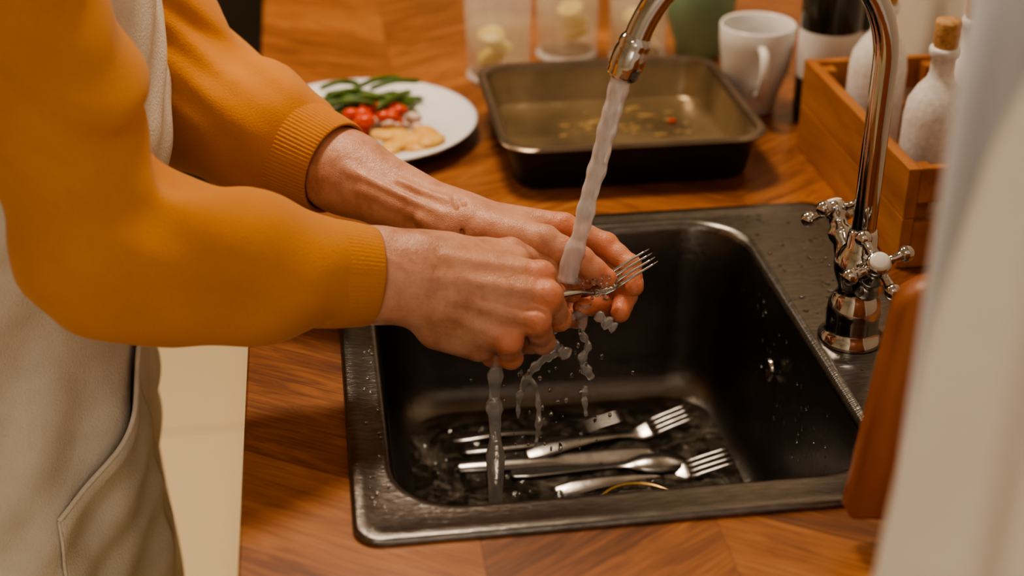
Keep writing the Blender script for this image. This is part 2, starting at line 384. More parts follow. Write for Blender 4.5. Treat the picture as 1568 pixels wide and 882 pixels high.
# ------------------------------------------------------------------ tap
tp=empty('chrome_mixer_tap')
bx,by=.47,1.10
prof=[(.030,.904),(.030,.908),(.026,.912),(.024,.918),(.0245,.93),(.0235,.942),(.019,.95),(.016,.956),(.019,.963),(.0225,.975),(.0225,.985),(.017,.996),(.014,1.0),(.0135,1.012),(.0115,1.016),(.0001,1.017)]
mesh_obj('tap_body',*lathe(prof,(bx,by,0),40)[:2],M_chrome,tp)
pts=[(bx,by,1.0)]+[(bx,by,1.0+.17*i/8) for i in range(1,9)]
Rr=.110
for i in range(1,33):
    a=math.radians(163*i/32); pts.append((bx-Rr+Rr*math.cos(a),by,1.17+Rr*math.sin(a)))
e=Vector(pts[-1]); d=(e-Vector(pts[-2])).normalized()
pts.append(tuple(e+d*.010))
mesh_obj('gooseneck_spout',*tube(pts,.0108,24)[:2],M_chrome,tp)
Mn=axis_matrix(e+d*.001,d)
mesh_obj('spout_nozzle',*lathe([(.011,-.004),(.013,-.001),(.0138,.003),(.013,.006),(.0138,.008),(.0145,.016),(.0145,.024),(.0135,.026),(.0138,.030),(.012,.033),(.010,.033),(.009,.029),(.0001,.029)],M=Mn,seg=32)[:2],M_chrome,tp)
nozzle_end=e+d*.033
for sgn,nm in ((-1,'near'),(1,'far')):
    ax=Vector((-.12,sgn*.62,.75)).normalized(); o0=Vector((bx,by,.968))
    p=[tube([o0,o0+Vector((0,sgn*.03,.004))],.012,20)]
    o0=o0+Vector((0,sgn*.022,.0)); Mh=axis_matrix(o0,ax)
    p.append(lathe([(.013,0),(.0135,.006),(.011,.012),(.0095,.022),(.012,.028),(.0125,.034),(.009,.038),(.0078,.046),(.011,.049),(.011,.058),(.009,.061),(.0001,.061)],M=Mh,seg=28))
    rotm=Mh.to_3x3()
    for k in range(4):
        a=math.radians(k*90+(25 if sgn<0 else 40)); dr=rotm@Vector((math.cos(a),math.sin(a),0)); c0=o0+ax*.053
        p.append(tube([c0+dr*.008,c0+dr*.015,c0+dr*.021,c0+dr*.024],[.0050,.0038,.0045,.0055],12)); p.append(ball(c0+dr*.027,.0076,14))
    mesh_obj('cross_handle_'+nm,*join(p)[:2],M_chrome,tp)
    mesh_obj('porcelain_button_'+nm,*lathe([(.0001,.064),(.006,.0638),(.0085,.0625),(.0088,.060)],M=Mh,seg=24)[:2],M_porc,tp)
# ------------------------------------------------------------------ cutlery
def fork_geo(P0,d,n,scale=1,curve=1.0):
    P0=Vector(P0); d=Vector(d).normalized(); n=Vector(n); n=(n-d*n.dot(d)).normalized(); l=n.cross(d)
    def zf(x):
        if x<.10: return .004*math.sin(x/.10*math.pi)
        u=(x-.10)/.09
        return curve*(-.004*math.sin(min(u,.6)/.6*math.pi)+.022*max(u-.25,0)**1.35)
    def W(x,y,z): return P0+(d*x+l*y+n*(zf(x)+z))*scale
    def bar(xs,ys,ws,ts):
        rings=[]
        for x,y,w,t in zip(xs,ys,ws,ts):
            rings.append([tuple(W(x,y+w*math.copysign(abs(math.cos(a))**.7,math.cos(a)),t*math.copysign(abs(math.sin(a))**.7,math.sin(a)))) for a in [2*math.pi*j/12 for j in range(12)]])
        return loft(rings,True,True,True)
    parts=[bar([0,.004,.02,.05,.08,.105,.118,.126,.132,.140,.146],[0]*11,[.004,.0075,.0095,.0075,.0048,.0034,.0038,.007,.0105,.0118,.0120],[.001,.0014,.0015,.0016,.0019,.0021,.0018,.0014,.0011,.001,.0009])]
    for y in (-.0098,-.0033,.0033,.0098):
        parts.append(bar([.143,.150,.165,.182,.190],[y]*4+[y*.97],[.0022,.0018,.0016,.0013,.0006],[.0009,.0010,.0010,.0009,.0004]))
    return join(parts)
def spoon_geo(P0,d,n):
    P0=Vector(P0); d=Vector(d).normalized(); n=Vector(n); n=(n-d*n.dot(d)).normalized(); l=n.cross(d)
    rings=[]
    xs=[0,.004,.02,.05,.08,.11,.12,.13,.142,.155,.168,.178,.184,.187]
    ws=[.004,.0075,.009,.007,.0045,.0032,.005,.011,.0165,.019,.0175,.0125,.007,.002]
    for x,w in zip(xs,ws):
        u=max(0,min(1,(x-.118)/.07)); dep=.008*math.sin(u*math.pi)
        top=[];bot=[]
        for j in range(9):
            s=-1+2*j/8; zz=-dep*(1-s*s)
            top.append(tuple(P0+d*x+l*(w*s)+n*(zz+.0008))); bot.append(tuple(P0+d*x+l*(w*s)+n*(zz-.0008)))
        rings.append(top+bot[::-1])
    return loft(rings,True,True,True)
def knife_geo(P0,d,n):
    P0=Vector(P0); d=Vector(d).normalized(); n=Vector(n); n=(n-d*n.dot(d)).normalized(); l=n.cross(d)
    rings=[]
    for x,w,t,y in ((0,.004,.002,0),(.005,.008,.003,0),(.05,.0085,.0035,0),(.095,.007,.003,0),(.105,.0065,.0018,0),(.115,.009,.0009,.001),(.16,.010,.0008,.001),(.19,.009,.0007,.002),(.205,.005,.0006,.004),(.21,.001,.0004,.006)):
        rings.append([tuple(P0+d*x+l*(y+w*math.cos(a))+n*(t*math.sin(a))) for a in [2*math.pi*j/12 for j in range(12)]])
    return loft(rings,True,True,True)
def cut(name,geo,m=None): return mesh_obj(name,geo[0],geo[1],m or M_cut)
zc=.7105+dz
cut('fork',fork_geo((.185,1.232,zc+.009),(1,.20,.02),(0,-.25,1)))
cut('fork',fork_geo((.205,1.170,zc+.005),(1,.10,.02),(0,-.3,1)))
cut('fork',fork_geo((.11,1.280,zc+.004),(1,.0,.0),(0,.05,1)))
cut('table_knife',knife_geo((.11,1.222,zc+.008),(1,-.02,0),(0,-.3,1)))
cut('table_knife',knife_geo((.12,1.252,zc+.006),(1,.05,.0),(0,.2,1)))
cut('spoon',spoon_geo((.165,1.203,zc+.009),(1,-.01,0.0),(0,0,-1)))
# ------------------------------------------------------------------ person
pr=empty('person_washing_up')
def finger(G,pts,rr,k=3.0,bulge=1.03):
    d=None
    for i in range(len(pts)-1):
        a=np.array(pts[i],float); b=np.array(pts[i+1],float); m=(a+b)/2; rm=(rr[i]+rr[i+1])/2*.95
        for (p,q_,r0,r1) in ((a,m,rr[i],rm),(m,b,rm,rr[i+1])):
            q=rc(G,p,q_,r0,r1); d=q if d is None else smin(d,q,k)
    for i in range(1,len(pts)-1):
        q=np.linalg.norm(G-np.array(pts[i],np.float32),axis=-1)-(rr[i]*bulge); d=smin(d,q,2.5)
    return d
h=1.25
lo=(-200,-92,-20); hi=(26,62,108)
G=grid(lo,hi,h)
V3=(0,.25,.97)
arm=rc(G,(-240,4,66),(-160,2,60),42,37,V3,.78)
arm=smin(arm,rc(G,(-160,2,60),(-118,-2,56),37,34,V3,.72),20)
palm=rc(G,(-118,12,52),(-24,1,54),24,12)
palm=smin(palm,rc(G,(-118,0,56),(-18,-16,65),25,12),9)
palm=smin(palm,rc(G,(-118,-10,54),(-28,-36,67),25,12),9)
palm=smin(palm,rc(G,(-114,-20,50),(-50,-53,60),24,11.5),9)
palm=smin(palm,rc(G,(-108,-38,42),(-76,-54,40),25,18),10)
palm=smin(palm,rc(G,(-100,16,34),(-45,12,24),22,15),12)
hand=smin(arm,palm,22)
RF=[([(-24,1,56),(-12,-15,22),(-30,-23,4),(-47,-16,6)],[12,10.4,9.4,8.2]),
    ([(-18,-16,67),(-8,-35,31),(-29,-40,11),(-48,-32,18)],[12,10.6,9.6,8.2]),
    ([(-28,-36,69),(-22,-55,37),(-41,-57,17),(-56,-46,26)],[11.8,10.2,9.2,8]),
    ([(-52,-53,62),(-49,-68,42),(-66,-68,24),(-78,-56,30)],[11.2,9.6,8.4,7.4])]
fg=None
for p,r in RF:
    q=finger(G,p,r); fg=q if fg is None else smin(fg,q,1.2)
th=finger(G,[(-95,18,30),(-50,21,12),(-17,10,2),(4,-13,4)],[18,13.5,11,9],5)
fg=smin(fg,th,2)
hand=smin(hand,fg,4)
for c in ((-24,3,57),(-18,-15,69),(-28,-35,71),(-51,-52,64)):
    hand=smin(hand,np.linalg.norm(G-np.array(c,np.float32),axis=-1)-10.8,5)
for a,b in (((-104,16,76),(-36,6,63.5)),((-104,0,79.5),(-30,-13,74.5)),((-100,-16,78.5),(-38,-33,75.5)),((-98,-30,71.5),(-56,-50,68.5))):
    hand=smin(hand,rc(G,a,b,2.6,2.8),7)
for a,b in (((-150,14,85.5),(-118,0,82.5)),((-118,0,82.5),(-92,-8,80)),((-92,-8,80),(-70,-26,78))):
    hand=smin(hand,rc(G,a,b,1.8,1.8),5)
for a,b in (((-16,-27,81),(-38,-24,80)),((-34,-46,80),(-52,-42,79))):
    hand=smax(hand,-rc(G,a,b,2.2,1.0),6)
reds=[((-22,0,60),15),((-17,-17,72),14),((-27,-37,72),14),((-50,-54,66),14),((-13,-15,20),16),((-10,-35,30),16),((4,-13,4),16),((-60,-66,24),16),((-49,-68,42),14)]
sdf_obj('right_hand',hand,lo,h,M_skin,pr,HW,reds)
lo=(-255,-60,-150); hi=(84,150,34); h=1.35
G=grid(lo,hi,h)
V4=(.2,.45,.87)
arm=rc(G,(-292,146,-130),(-205,100,-88),42,38,V4,.88)
arm=smin(arm,rc(G,(-205,100,-88),(-103,49,-44),38,30,V4,.84),18)
palm=rc(G,(-103,52,-42),(-2,46,-34),24,13)
palm=smin(palm,rc(G,(-103,48,-44),(-4,29,-44),25,13),10)
palm=smin(palm,rc(G,(-103,44,-44),(-10,9,-45),25,12.5),10)
palm=smin(palm,rc(G,(-100,40,-42),(-18,-9,-38),24,12),10)
palm=smin(palm,rc(G,(-86,44,-28),(-26,31,-6),26,16),12)
hand=smin(arm,palm,20)
LF=[([(-2,46,-34),(36,30,-26),(57,11,-14),(60,-8,-6)],[13,10.8,9.6,8.4]),
    ([(-4,29,-44),(37,5,-40),(54,-16,-28),(48,-31,-12)],[13,11,10,8.8]),
    ([(-10,9,-45),(27,-11,-46),(34,-24,-30),(14,-26,-8)],[12.5,10.4,9.4,8.6]),
    ([(-18,-9,-38),(8,-26,-40),(10,-36,-24),(-6,-37,-10)],[12,9.6,8.6,7.6])]
fg=None
for p,r in LF:
    q=finger(G,p,r); fg=q if fg is None else smin(fg,q,1.2)
th=finger(G,[(-66,42,-14),(-20,32,2),(12,16,7),(35,-1,4)],[18,14,11.2,9.4],5)
fg=smin(fg,th,1.5)
hand=smin(hand,fg,4)
for a,b,r in (((-200,100,-52),(-110,56,-14),2.4),((-185,80,-46),(-105,44,-14),2.6),((-150,88,-39),(-104,68,-19),1.6),((-130,52,-20),(-96,36,-14),2)):
    hand=smin(hand,rc(G,a,b,r,r),9)
for a,b,r in (((-44,58,14),(-30,24,24),2.0),((-40,62,10),(-24,30,22),1.4),((-100,72,-18),(-92,40,-6),1.5),((-93,72,-18),(-85,42,-6),1.2)):
    hand=smax(hand,-rc(G,a,b,r,r),5)
reds=[((59,-3,-6),18),((58,13,-16),16),((47,-25,-11),20),((17,-23,-12),20),((35,1,6),18),((13,15,8),14),((38,29,-24),16),((-3,-35,-12),16),((0,40,-25),18)]  # skin redness; on the tips also warm orange light put into the colour
sdf_obj('left_hand',hand,lo,h,M_skin,pr,HW,reds)
def nail(name,c,nrm,along,w=6.5,l=8):
    c=hw(*c); nw=(hw(*nrm)-hw(0,0,0)).normalized(); al=(hw(*along)-hw(0,0,0)).normalized(); al=(al-nw*al.dot(nw)).normalized(); sd=nw.cross(al)
    M=Matrix((sd,al,nw)).transposed().to_4x4()
    g=ball((0,0,0),.001,16,(w,l,2.0),None)
    v=[tuple(c+(M.to_3x3()@Vector(p))) for p in g[0]]
    mesh_obj(name,v,g[1],M_nail,pr)
nail('left_thumb_nail',(32,7.5,8.2),(.35,.75,.5),(1,-.7,0),5.2,6.6)
nail('left_index_nail',(66.5,-3,-8),(.95,.15,.1),(0.1,-1,.4),4.8,6)
nail('right_thumb_nail',(3,-3,8),(.55,.7,.35),(.7,-.9,0),5,6.5)
# held fork
d=Vector((.80,.20,-.42)); n=Vector((0,.6,.8))
dW=hw(*(d*1000))-hw(0,0,0); nW=hw(*(n*1000))-hw(0,0,0)
P_=hw(23,-8,15)-dW.normalized()*.121*.80
cut('fork',fork_geo(P_,dW,nW,.80,2.0),M_fork)
# --- sweater
lo=(-.46,.93,.88); hi=(.06,1.56,1.56); h=.0052
G=grid(lo,hi,h)
tor=rc(G,(-.275,1.215,1.34),(-.275,1.325,1.34),.115,.115)
tor=smin(tor,rc(G,(-.278,1.215,1.12),(-.278,1.325,1.12),.110,.110),.12)
tor=smin(tor,rc(G,(-.315,1.225,.99),(-.315,1.315,.99),.090,.090),.08)
tor=smin(tor,rc(G,(-.27,1.27,1.40),(-.265,1.27,1.47),.085,.062),.08)
tor=smin(tor,rc(G,(-.27,1.13,1.42),(-.27,1.41,1.42),.05,.05),.08)
def arm_s(pts,rr,k=.03):
    d=None
    for i in range(len(pts)-1):
        q=rc(G,pts[i],pts[i+1],rr[i],rr[i+1]); d=q if d is None else smin(d,q,k)
    return d
RS=[(-.25,1.09,1.39),(-.205,1.070,1.20),(-.180,1.035,1.072),(-.12,1.043,1.054),(-.06,1.053,1.038),(-.006,1.060,1.0245)]
ra_=arm_s(RS,[.066,.060,.060,.060,.053,.0435])
LS=[(-.26,1.43,1.39),(-.22,1.44,1.25),(-.125,1.385,1.062),(-.06,1.322,1.046),(-.040,1.300,1.0465)]
la_=arm_s(LS,[.066,.062,.066,.058,.050])
sw=smin(smin(tor,ra_,.012),la_,.03)
fx=np.sin((G[...,0]*1.0+G[...,2]*.9-G[...,1]*.3)*75+3*np.sin(G[...,1]*14))*.0016+np.sin((G[...,0]*.5-G[...,2]*1.4)*48+2*np.sin(G[...,0]*25))*.0022
for c_,s_ in (((-.13,1.03,1.13),.07),((-.19,1.08,1.22),.09),((-.10,1.36,1.13),.08)):
    elb=np.exp(-((G-np.array(c_,np.float32))**2).sum(-1)/(s_**2))
    fx=fx+elb*np.sin((G[...,0]*.8+G[...,2]*1.1)*135+2.5*np.sin(G[...,1]*30+G[...,0]*20))*.0036
sw=sw+fx
sw=smax(sw,-(rc(G,(-.262,1.27,1.50),(-.262,1.27,1.6),.058,.058)),.01)
sdf_obj('mustard_sweater',sw,lo,h,M_sweater,pr,None,None,3)
def cuff(name,end,back,r0,r1,length,nr,amp):
    end=Vector(end); back=Vector(back); d=(end-back).normalized(); M=axis_matrix(end,d)
    prof=[(r0-.004,-.03),(r0-.003,-.002),(r0-.001,0),(r0,-.002)]
    for i in range(1,9): prof.append((r0+(r1-r0)*i/8+.0008*math.sin(i/8*math.pi),-length*i/8))
    prof.append((r1-.006,-length-.003))
    mesh_obj(name,*lathe(prof,M=M,seg=nr*5,rib=lambda a:amp*math.cos(nr*a))[:2],M_sweater,pr)
cuff('left_cuff',HW((-214,104,-92))[0],(-.0637,1.3241,1.0480),.0455,.0515,.072,76,.010)
cuff('right_cuff',HW((-166,1,60))[0],(-.06,1.053,1.038),.0415,.046,.045,76,.003)
# --- apron
def apr_pt(th,z,off=0):
    fl=max(0,1.0-z); sb=min(1,max(0,(1.10-z)/.18)); sb=sb*sb*(3-2*sb)
    ax=.126-.03*min(fl,.3)+off; ay=.178+.16*min(fl,.45)+off
    fold=(.004+.014*min(fl*1.6,1))*(math.sin(th*7+z*5+1.2*math.sin(z*9))*.6+math.sin(th*13-z*4)*.3)
    fold+=.004*math.sin(z*38+th*6)*math.exp(-((z-.98)/.13)**2)+.003*math.sin(z*61-th*9+2*math.sin(z*17))
    ax+=fold; ay+=fold
    return (-.275-.046*sb+ax*math.cos(th),1.27+ay*math.sin(th),z)
def sheet(name,us,zs,fn,m,parent,th=.0025):
    rings=[[fn(u,z) for u in us] for z in zs]
    v,f,_=loft(rings,False)
    o=mesh_obj(name,v,f,m,parent); s=o.modifiers.new('solid','SOLIDIFY'); s.thickness=th; s.offset=0
    return o
us=[-1+2*i/150 for i in range(151)]
zs=[.34+i*(1.36-.34)/170 for i in range(171)]
def apf(u,z):
    k=min(1,max(0,(z-1.07)/.07)); k=k*k*(3-2*k); lim=math.radians(118)*(1-k)+math.radians(62)*k
    return apr_pt(u*lim,z,.008)
sheet('linen_apron',us,zs,apf,M_apron,pr)
def pkf(s,w):
    th=math.radians(-12-50*s); ztop=.915-.125*s-.02*math.sin(s*math.pi); zb=.58
    return apr_pt(th,zb+(ztop-zb)*w,.0135-.003*(1-w)+(.008*math.sin(s*math.pi) if w>.9 else 0))
sheet('apron_pocket',[i/40 for i in range(41)],[i/40 for i in range(41)],pkf,M_apron,pr)
mesh_obj('pocket_hem',*tube([Vector(pkf(i/40,1.0)) for i in range(41)],.0026,8)[:2],M_apron,pr)
mesh_obj('pocket_side_seam',*tube([Vector(pkf(1.0,i/20)) for i in range(21)],.0018,8)[:2],M_apron,pr)
ap=[]
for sg in (-1,1):
    ap.append(tube(smooth_path([(-.165,1.27+sg*.10,1.35),(-.19,1.27+sg*.085,1.43),(-.26,1.27+sg*.075,1.50),(-.33,1.27+sg*.05,1.46),(-.375,1.27+sg*.02,1.40)]),.011,10,flat=.35))
mesh_obj('apron_straps',*join(ap)[:2],M_apron,pr)
mesh_obj('apron_waist_tie',*tube([Vector(apr_pt(math.radians(115+130*i/20),1.03,.012)) for i in range(21)],.008,8)[:2],M_apron,pr)
# --- trousers, shoes, head
lo=(-.50,1.03,.03); hi=(-.05,1.52,1.02); h=.008; G=grid(lo,hi,h)
tr=rc(G,(-.335,1.22,.95),(-.335,1.32,.95),.088,.088)
for s in (-1,1):
    tr=smin(tr,arm_s([(-.335,1.27+s*.070,.9),(-.325,1.27+s*.09,.5),(-.33,1.27+s*.11,.09)],[.078,.060,.052]),.03)
sdf_obj('trousers',tr,lo,h,M_trouser,pr)
for s,nm in ((-1,'right_shoe'),(1,'left_shoe')):
    lo=(-.42,1.27+s*.11-.07,0.0); hi=(-.04,1.27+s*.11+.07,.16); h=.006; G=grid((lo[0],lo[1],-.02),hi,h)
    sh=rc(G,(-.35,1.27+s*.11,.045),(-.16,1.27+s*.115,.035),.045,.038,(0,1,0),.95)
    sh=smin(sh,rc(G,(-.335,1.27+s*.11,.06),(-.33,1.27+s*.11,.1),.045,.045),.03); sh=smax(sh,-(G[...,2]-.002),.004)
    sdf_obj(nm,sh,(lo[0],lo[1],-.02),h,M_shoe,pr)
lo=(-.40,1.15,1.44); hi=(-.09,1.39,1.84); h=.0035; G=grid(lo,hi,h)
hd=rc(G,(-.262,1.27,1.44),(-.235,1.27,1.60),.056,.054)
hd=smin(hd,rc(G,(-.245,1.27,1.70),(-.225,1.27,1.71),.092,.085,(0,1,0),.84),.03)
hd=smin(hd,rc(G,(-.195,1.27,1.645),(-.165,1.27,1.605),.05,.028,(0,1,0),1.0),.03)
hd=smin(hd,rc(G,(-.142,1.27,1.685),(-.122,1.27,1.650),.009,.013),.012)
for s in (-1,1):
    hd=smax(hd,-(np.linalg.norm(G-np.array((-.137,1.27+s*.032,1.685),np.float32),axis=-1)-.013),.012)
    hd=smin(hd,rc(G,(-.235,1.27+s*.078,1.685),(-.24,1.27+s*.086,1.655),.014,.009),.008)
hd=smin(hd,rc(G,(-.142,1.255,1.618),(-.142,1.285,1.618),.006,.006),.006)
hd=smax(hd,-rc(G,(-.133,1.25,1.6125),(-.133,1.29,1.6125),.0025,.0025),.003)
sdf_obj('head',hd,lo,h,M_skin,pr,None,[((-.12,1.27,1.65),.02)])
for s in (-1,1): mesh_obj('eye_%s'%('right' if s<0 else 'left'),*ball((-.152,1.27+s*.032,1.685),.0125)[:2],M_white,pr)
hr=rc(G,(-.252,1.27,1.715),(-.225,1.27,1.725),.098,.088,(0,1,0),.86)
hr=smax(hr,-rc(G,(-.16,1.27,1.60),(-.13,1.27,1.70),.082,.05),.012); hr=smax(hr,(1.63-G[...,2])-0.0*G[...,0],.01)
sdf_obj('hair',hr,lo,h,M_hair,pr)
# ------------------------------------------------------------------ running water
s0=nozzle_end-(nozzle_end-hw(0,0,12)).normalized()*-.004; s1=hw(0,-2,13); pts=[];rad=[]
for i in range(81):
    u=i/80; p=s0.lerp(s1,u); p=p+Vector((.0009*math.sin(u*19)*u,.0009*math.sin(u*15+1)*u,0)); pts.append(p)
    rad.append((.0088-.0012*math.sin(u*math.pi*.8)+.0022*max(0,u-.8)/.2+.0006*math.sin(u*31)*(.3+u)+.0004*math.sin(u*67+2)))
wt=empty('running_water')
v,f,m=tube(pts,rad,28)
mesh_obj('tap_stream',v,f,M_stream,wt)
def wstr(pix,rs,seed=0):
    P=smooth_path(pix,8); n=len(P); rnd=random.Random(seed); ph=rnd.random()*9
    rr=[]
    for i in range(n):
        u=i/(n-1)*(len(rs)-1); k=min(int(u),len(rs)-2); rr.append((rs[k]+(rs[k+1]-rs[k])*(u-k))*(1+.25*math.sin(i*1.1+ph)+.12*math.sin(i*2.3)))
    return tube(P,rr,12)
parts=[]
b0=hw(-62,-66,45); V=Vector
parts.append(wstr([b0+V((.004,0,.01)),b0+V((.0,.012,-.04)),b0+V((.001,.016,-.1)),(b0.x+.001,b0.y+.02,.702)],[.0045,.0058,.0065,.0080],1))
c0=hw(16,-30,-6)
parts.append(wstr([c0+V((0,0,.008)),c0+V((-.002,0,-.02)),c0+V((.004,0,-.035)),c0+V((-.001,0,-.05)),c0+V((.008,.002,-.07))],[.005,.0035,.003,.004,.0045],2))
parts.append(wstr([c0+V((.003,0,-.078)),c0+V((.002,0,-.09)),c0+V((.004,0,-.11))],[.002,.003,.0015],7))
c1=hw(-16,-42,0)
parts.append(wstr([c1+V((-.002,0,.01)),c1+V((.001,0,-.014)),c1+V((.010,0,-.026)),c1+V((-.004,0,-.034)),c1+V((-.018,0,-.05)),c1+V((-.026,0,-.072)),c1+V((-.027,0,-.095))],[.0055,.004,.005,.004,.0035,.003,.001],3))
parts.append(wstr([c1+V((.010,0,-.024)),c1+V((.018,0,-.032))],[.004,.006],4))
parts.append(wstr([c1+V((-.018,0,-.05)),c1+V((-.010,0,-.068)),c1+V((-.008,0,-.10)),c1+V((-.010,.004,-.13))],[.003,.002,.003,.001],8))
parts.append(wstr([hw(26,-32,0),hw(36,-40,2),hw(43,-45,2)],[.004,.006,.004],5))
parts.append(wstr([c0+V((.0,0,-.0)),c0+V((-.016,-.004,-.004)),c0+V((-.03,-.006,-.016))],[.004,.0045,.002],9))
mesh_obj('trickles',*join(parts)[:2],M_trick,wt)
parts=[]
rnd=random.Random(5)
for i in range(34):
    p=hw(rnd.uniform(2,36),rnd.uniform(-18,2),rnd.uniform(10,20)); parts.append(ball(p,rnd.uniform(.0012,.0030),10,(1,1,rnd.uniform(.7,1.4))))
for i in range(60):
    p=hw(rnd.gauss(0,30)-18,rnd.uniform(-150,-40),rnd.uniform(-20,40)); parts.append(ball(p,rnd.uniform(.0006,.0020),8,(1,1,rnd.uniform(1.0,2.6))))
mesh_obj('falling_drips',*join(parts)[:2],M_water,wt)
parts=[]
for i in range(130):
    a=rnd.uniform(0,6.28); r=abs(rnd.gauss(0,.032)); parts.append(ball((b0.x-.012+r*1.3*math.cos(a),b0.y+.02+r*.7*math.sin(a),zt+abs(rnd.gauss(0,.003))),rnd.uniform(.0010,.0036),8,(1,1,.6)))
mesh_obj('splash_bubbles',*join(parts)[:2],M_trick,wt)
parts=[]
for i in range(110):
    p=Vector((rnd.uniform(.445,.53),rnd.uniform(.88,1.38),.9035)); parts.append(ball(p,rnd.uniform(.0008,.003),8,(1,1.2,.35)))
for i in range(40):
    p=Vector((rnd.uniform(.005,.03),rnd.uniform(.87,1.3),.9045)); parts.append(ball(p,rnd.uniform(.0008,.002),8,(1,1.2,.35)))
for i in range(60):
    z=rnd.uniform(.78,.88); p=Vector((.4265-(.9-z)*.03,rnd.uniform(1.0,1.3),z)); parts.append(ball(p,rnd.uniform(.0008,.002),8,(.5,1,1.3)))
mesh_obj('surface_droplets',*join(parts)[:2],M_water,wt)
# ------------------------------------------------------------------ plate and food
pl=empty('dinner_plate'); pc=(.044,1.664,.9003)
K=.143/.121
mesh_obj('plate_dish',*lathe([(r*K,z) for r,z in [(.0001,.006),(.055,.006),(.07,.009),(.078,.014),(.10,.019),(.118,.023),(.121,.0225),(.119,.020),(.10,.015),(.078,.007),(.062,.002),(.058,.0003),(.052,.003),(.0001,.003)]],pc,72)[:2],M_plate,pl)
fd=empty('vegetable_meal')
g=[];r_=[];y_=[];o_=[]
rnd=random.Random(8)
fx0,fy0=pc[0]+.016,pc[1]-.008
for i in range(34):
    x=fx0-.045+rnd.random()*.080; y=fy0+.010+rnd.random()*.070; a=rnd.uniform(-.5,.9); l=rnd.uniform(.022,.04); z=.9+.014+rnd.random()*.028
    dx=math.cos(a)*l;dy=math.sin(a)*l
    g.append(tube(smooth_path([(x-dx,y-dy,z),(x,y,z+.006),(x+dx,y+dy,z+.001)],4),[.002]+[.0036]*7+[.0015],8))
for i in range(26):
    r_.append(ball((fx0-.035+rnd.random()*.07,fy0-.030+rnd.random()*.05,.9+.014+rnd.random()*.022),rnd.uniform(.006,.011),12,(1.2,.9,.7)))
for i in range(16):
    o_.append(ball((fx0-.015+rnd.random()*.065,fy0-.035+rnd.random()*.04,.9+.014+rnd.random()*.018),rnd.uniform(.005,.008),10,(1.2,.9,.7)))
for i in range(14):
    a=rnd.uniform(0,3); y_.append(ball((fx0+.002+rnd.random()*.072,fy0-.095+rnd.random()*.055,.9+.014+rnd.random()*.012),rnd.uniform(.014,.022),14,(1.2,.8,.38),Matrix.Rotation(a,3,'Z')))
mesh_obj('green_beans',*join(g)[:2],M_green_veg,fd); mesh_obj('tomato_pieces',*join(r_)[:2],M_red,fd); mesh_obj('onion_pieces',*join(o_)[:2],M_pepper,fd); mesh_obj('omelette_pieces',*join(y_)[:2],M_yel,fd)
# ------------------------------------------------------------------ roasting pan
rp=empty('roasting_pan')
Rg=[];mi=[]
def ap_(ins,z,r,m): Rg.append(rrect(.198+ins,.497-ins,1.458+ins,1.738-ins,r,z,8)); mi.append(m)
ap_(.016,.9005,.03,0); ap_(.012,.905,.034,0); ap_(.004,.95,.038,0); ap_(-.004,.952,.042,2); ap_(-.006,.955,.043,2); ap_(-.003,.958,.042,2); ap_(.004,.957,.038,2); ap_(.007,.951,.036,1); ap_(.014,.912,.034,1); ap_(.020,.906,.03,1); ap_(.05,.9055,.02,1)
v,f,m=loft(Rg,True,True,True,mi)
mesh_obj('pan_body',v,f,[M_pan_o,M_pan_i,M_pan_r],rp,True,m,50)
parts=[];pr2=[]
for i in range(45):
    x=.39+rnd.gauss(0,.045); y=1.65+rnd.gauss(0,.035)
    if .235<x<.46 and 1.50<y<1.70: parts.append(ball((x,y,.906),rnd.uniform(.002,.006),10,(rnd.uniform(.8,2),1,.25)))
for x,y in ((.315,1.535),(.43,1.64)): pr2.append(ball((x,y,.908),.0042,10,(1.4,.8,.5)))
mesh_obj('roast_residue',*join(parts)[:2],M_resid,rp); mesh_obj('tomato_scraps',*join(pr2)[:2],M_red,rp)
# ------------------------------------------------------------------ mugs, bottles, glasses
def mug(name,c,r0,r1,hh,mat_,ha,hs=1):
    e=empty(name)
    p=[(.0001,.0),(r0*.9,0),(r0,.003),(r0*1.08,.02),(r0+(r1-r0)*.75,hh*.5),(r1*.985,hh*.8),(r1,hh-.002),(r1-.0015,hh),(r1-.004,hh-.002),(r1*.93,hh*.8),(r0+(r1-r0)*.7-.004,hh*.5),(r0,.02),(r0*.8,.008),(.0001,.007)]
    mesh_obj('mug_body',*lathe(p,c,48)[:2],mat_,e)
    d=Vector((math.cos(ha),math.sin(ha),0)); c=Vector(c)
    pts=smooth_path([c+d*(r1*.93)+Vector((0,0,hh*.82)),c+d*(r1+.018)+Vector((0,0,hh*.80)),c+d*(r1+.026)+Vector((0,0,hh*.60)),c+d*(r1+.012)+Vector((0,0,hh*.38)),c+d*(r1*.80)+Vector((0,0,hh*.30))],6)
    mesh_obj('mug_handle',*tube(pts,.0058,14,flat=1.2)[:2],mat_,e)
mug('white_coffee_mug',(.546,1.685,.9003),.029,.048,.115,M_white,math.radians(-98))
mug('green_coffee_mug',(.53,1.90,.9003),.032,.052,.115,M_green,math.radians(60))
def bottle(name,c,prof,mat_,extra=None):
    e=empty(name); mesh_obj('bottle_body',*lathe(prof,c,48)[:2],mat_,e)
    return e
WP=[(.0001,.004),(.03,0),(.0365,.004),(.037,.02),(.037,.18),(.034,.2),(.02,.225),(.015,.24),(.0145,.29),(.017,.292),(.017,.3),(.014,.302),(.0001,.302)]
wb=bottle('wine_bottle',(.622,1.635,.9003),WP,M_dkglass)
mesh_obj('bottle_label',*lathe([(.0374,.062),(.0376,.063),(.0376,.122),(.0374,.123)],(.622,1.635,.9),48)[:2],M_label,wb)
wb=bottle('wine_bottle',(.69,1.74,.9003),WP,M_dkglass)
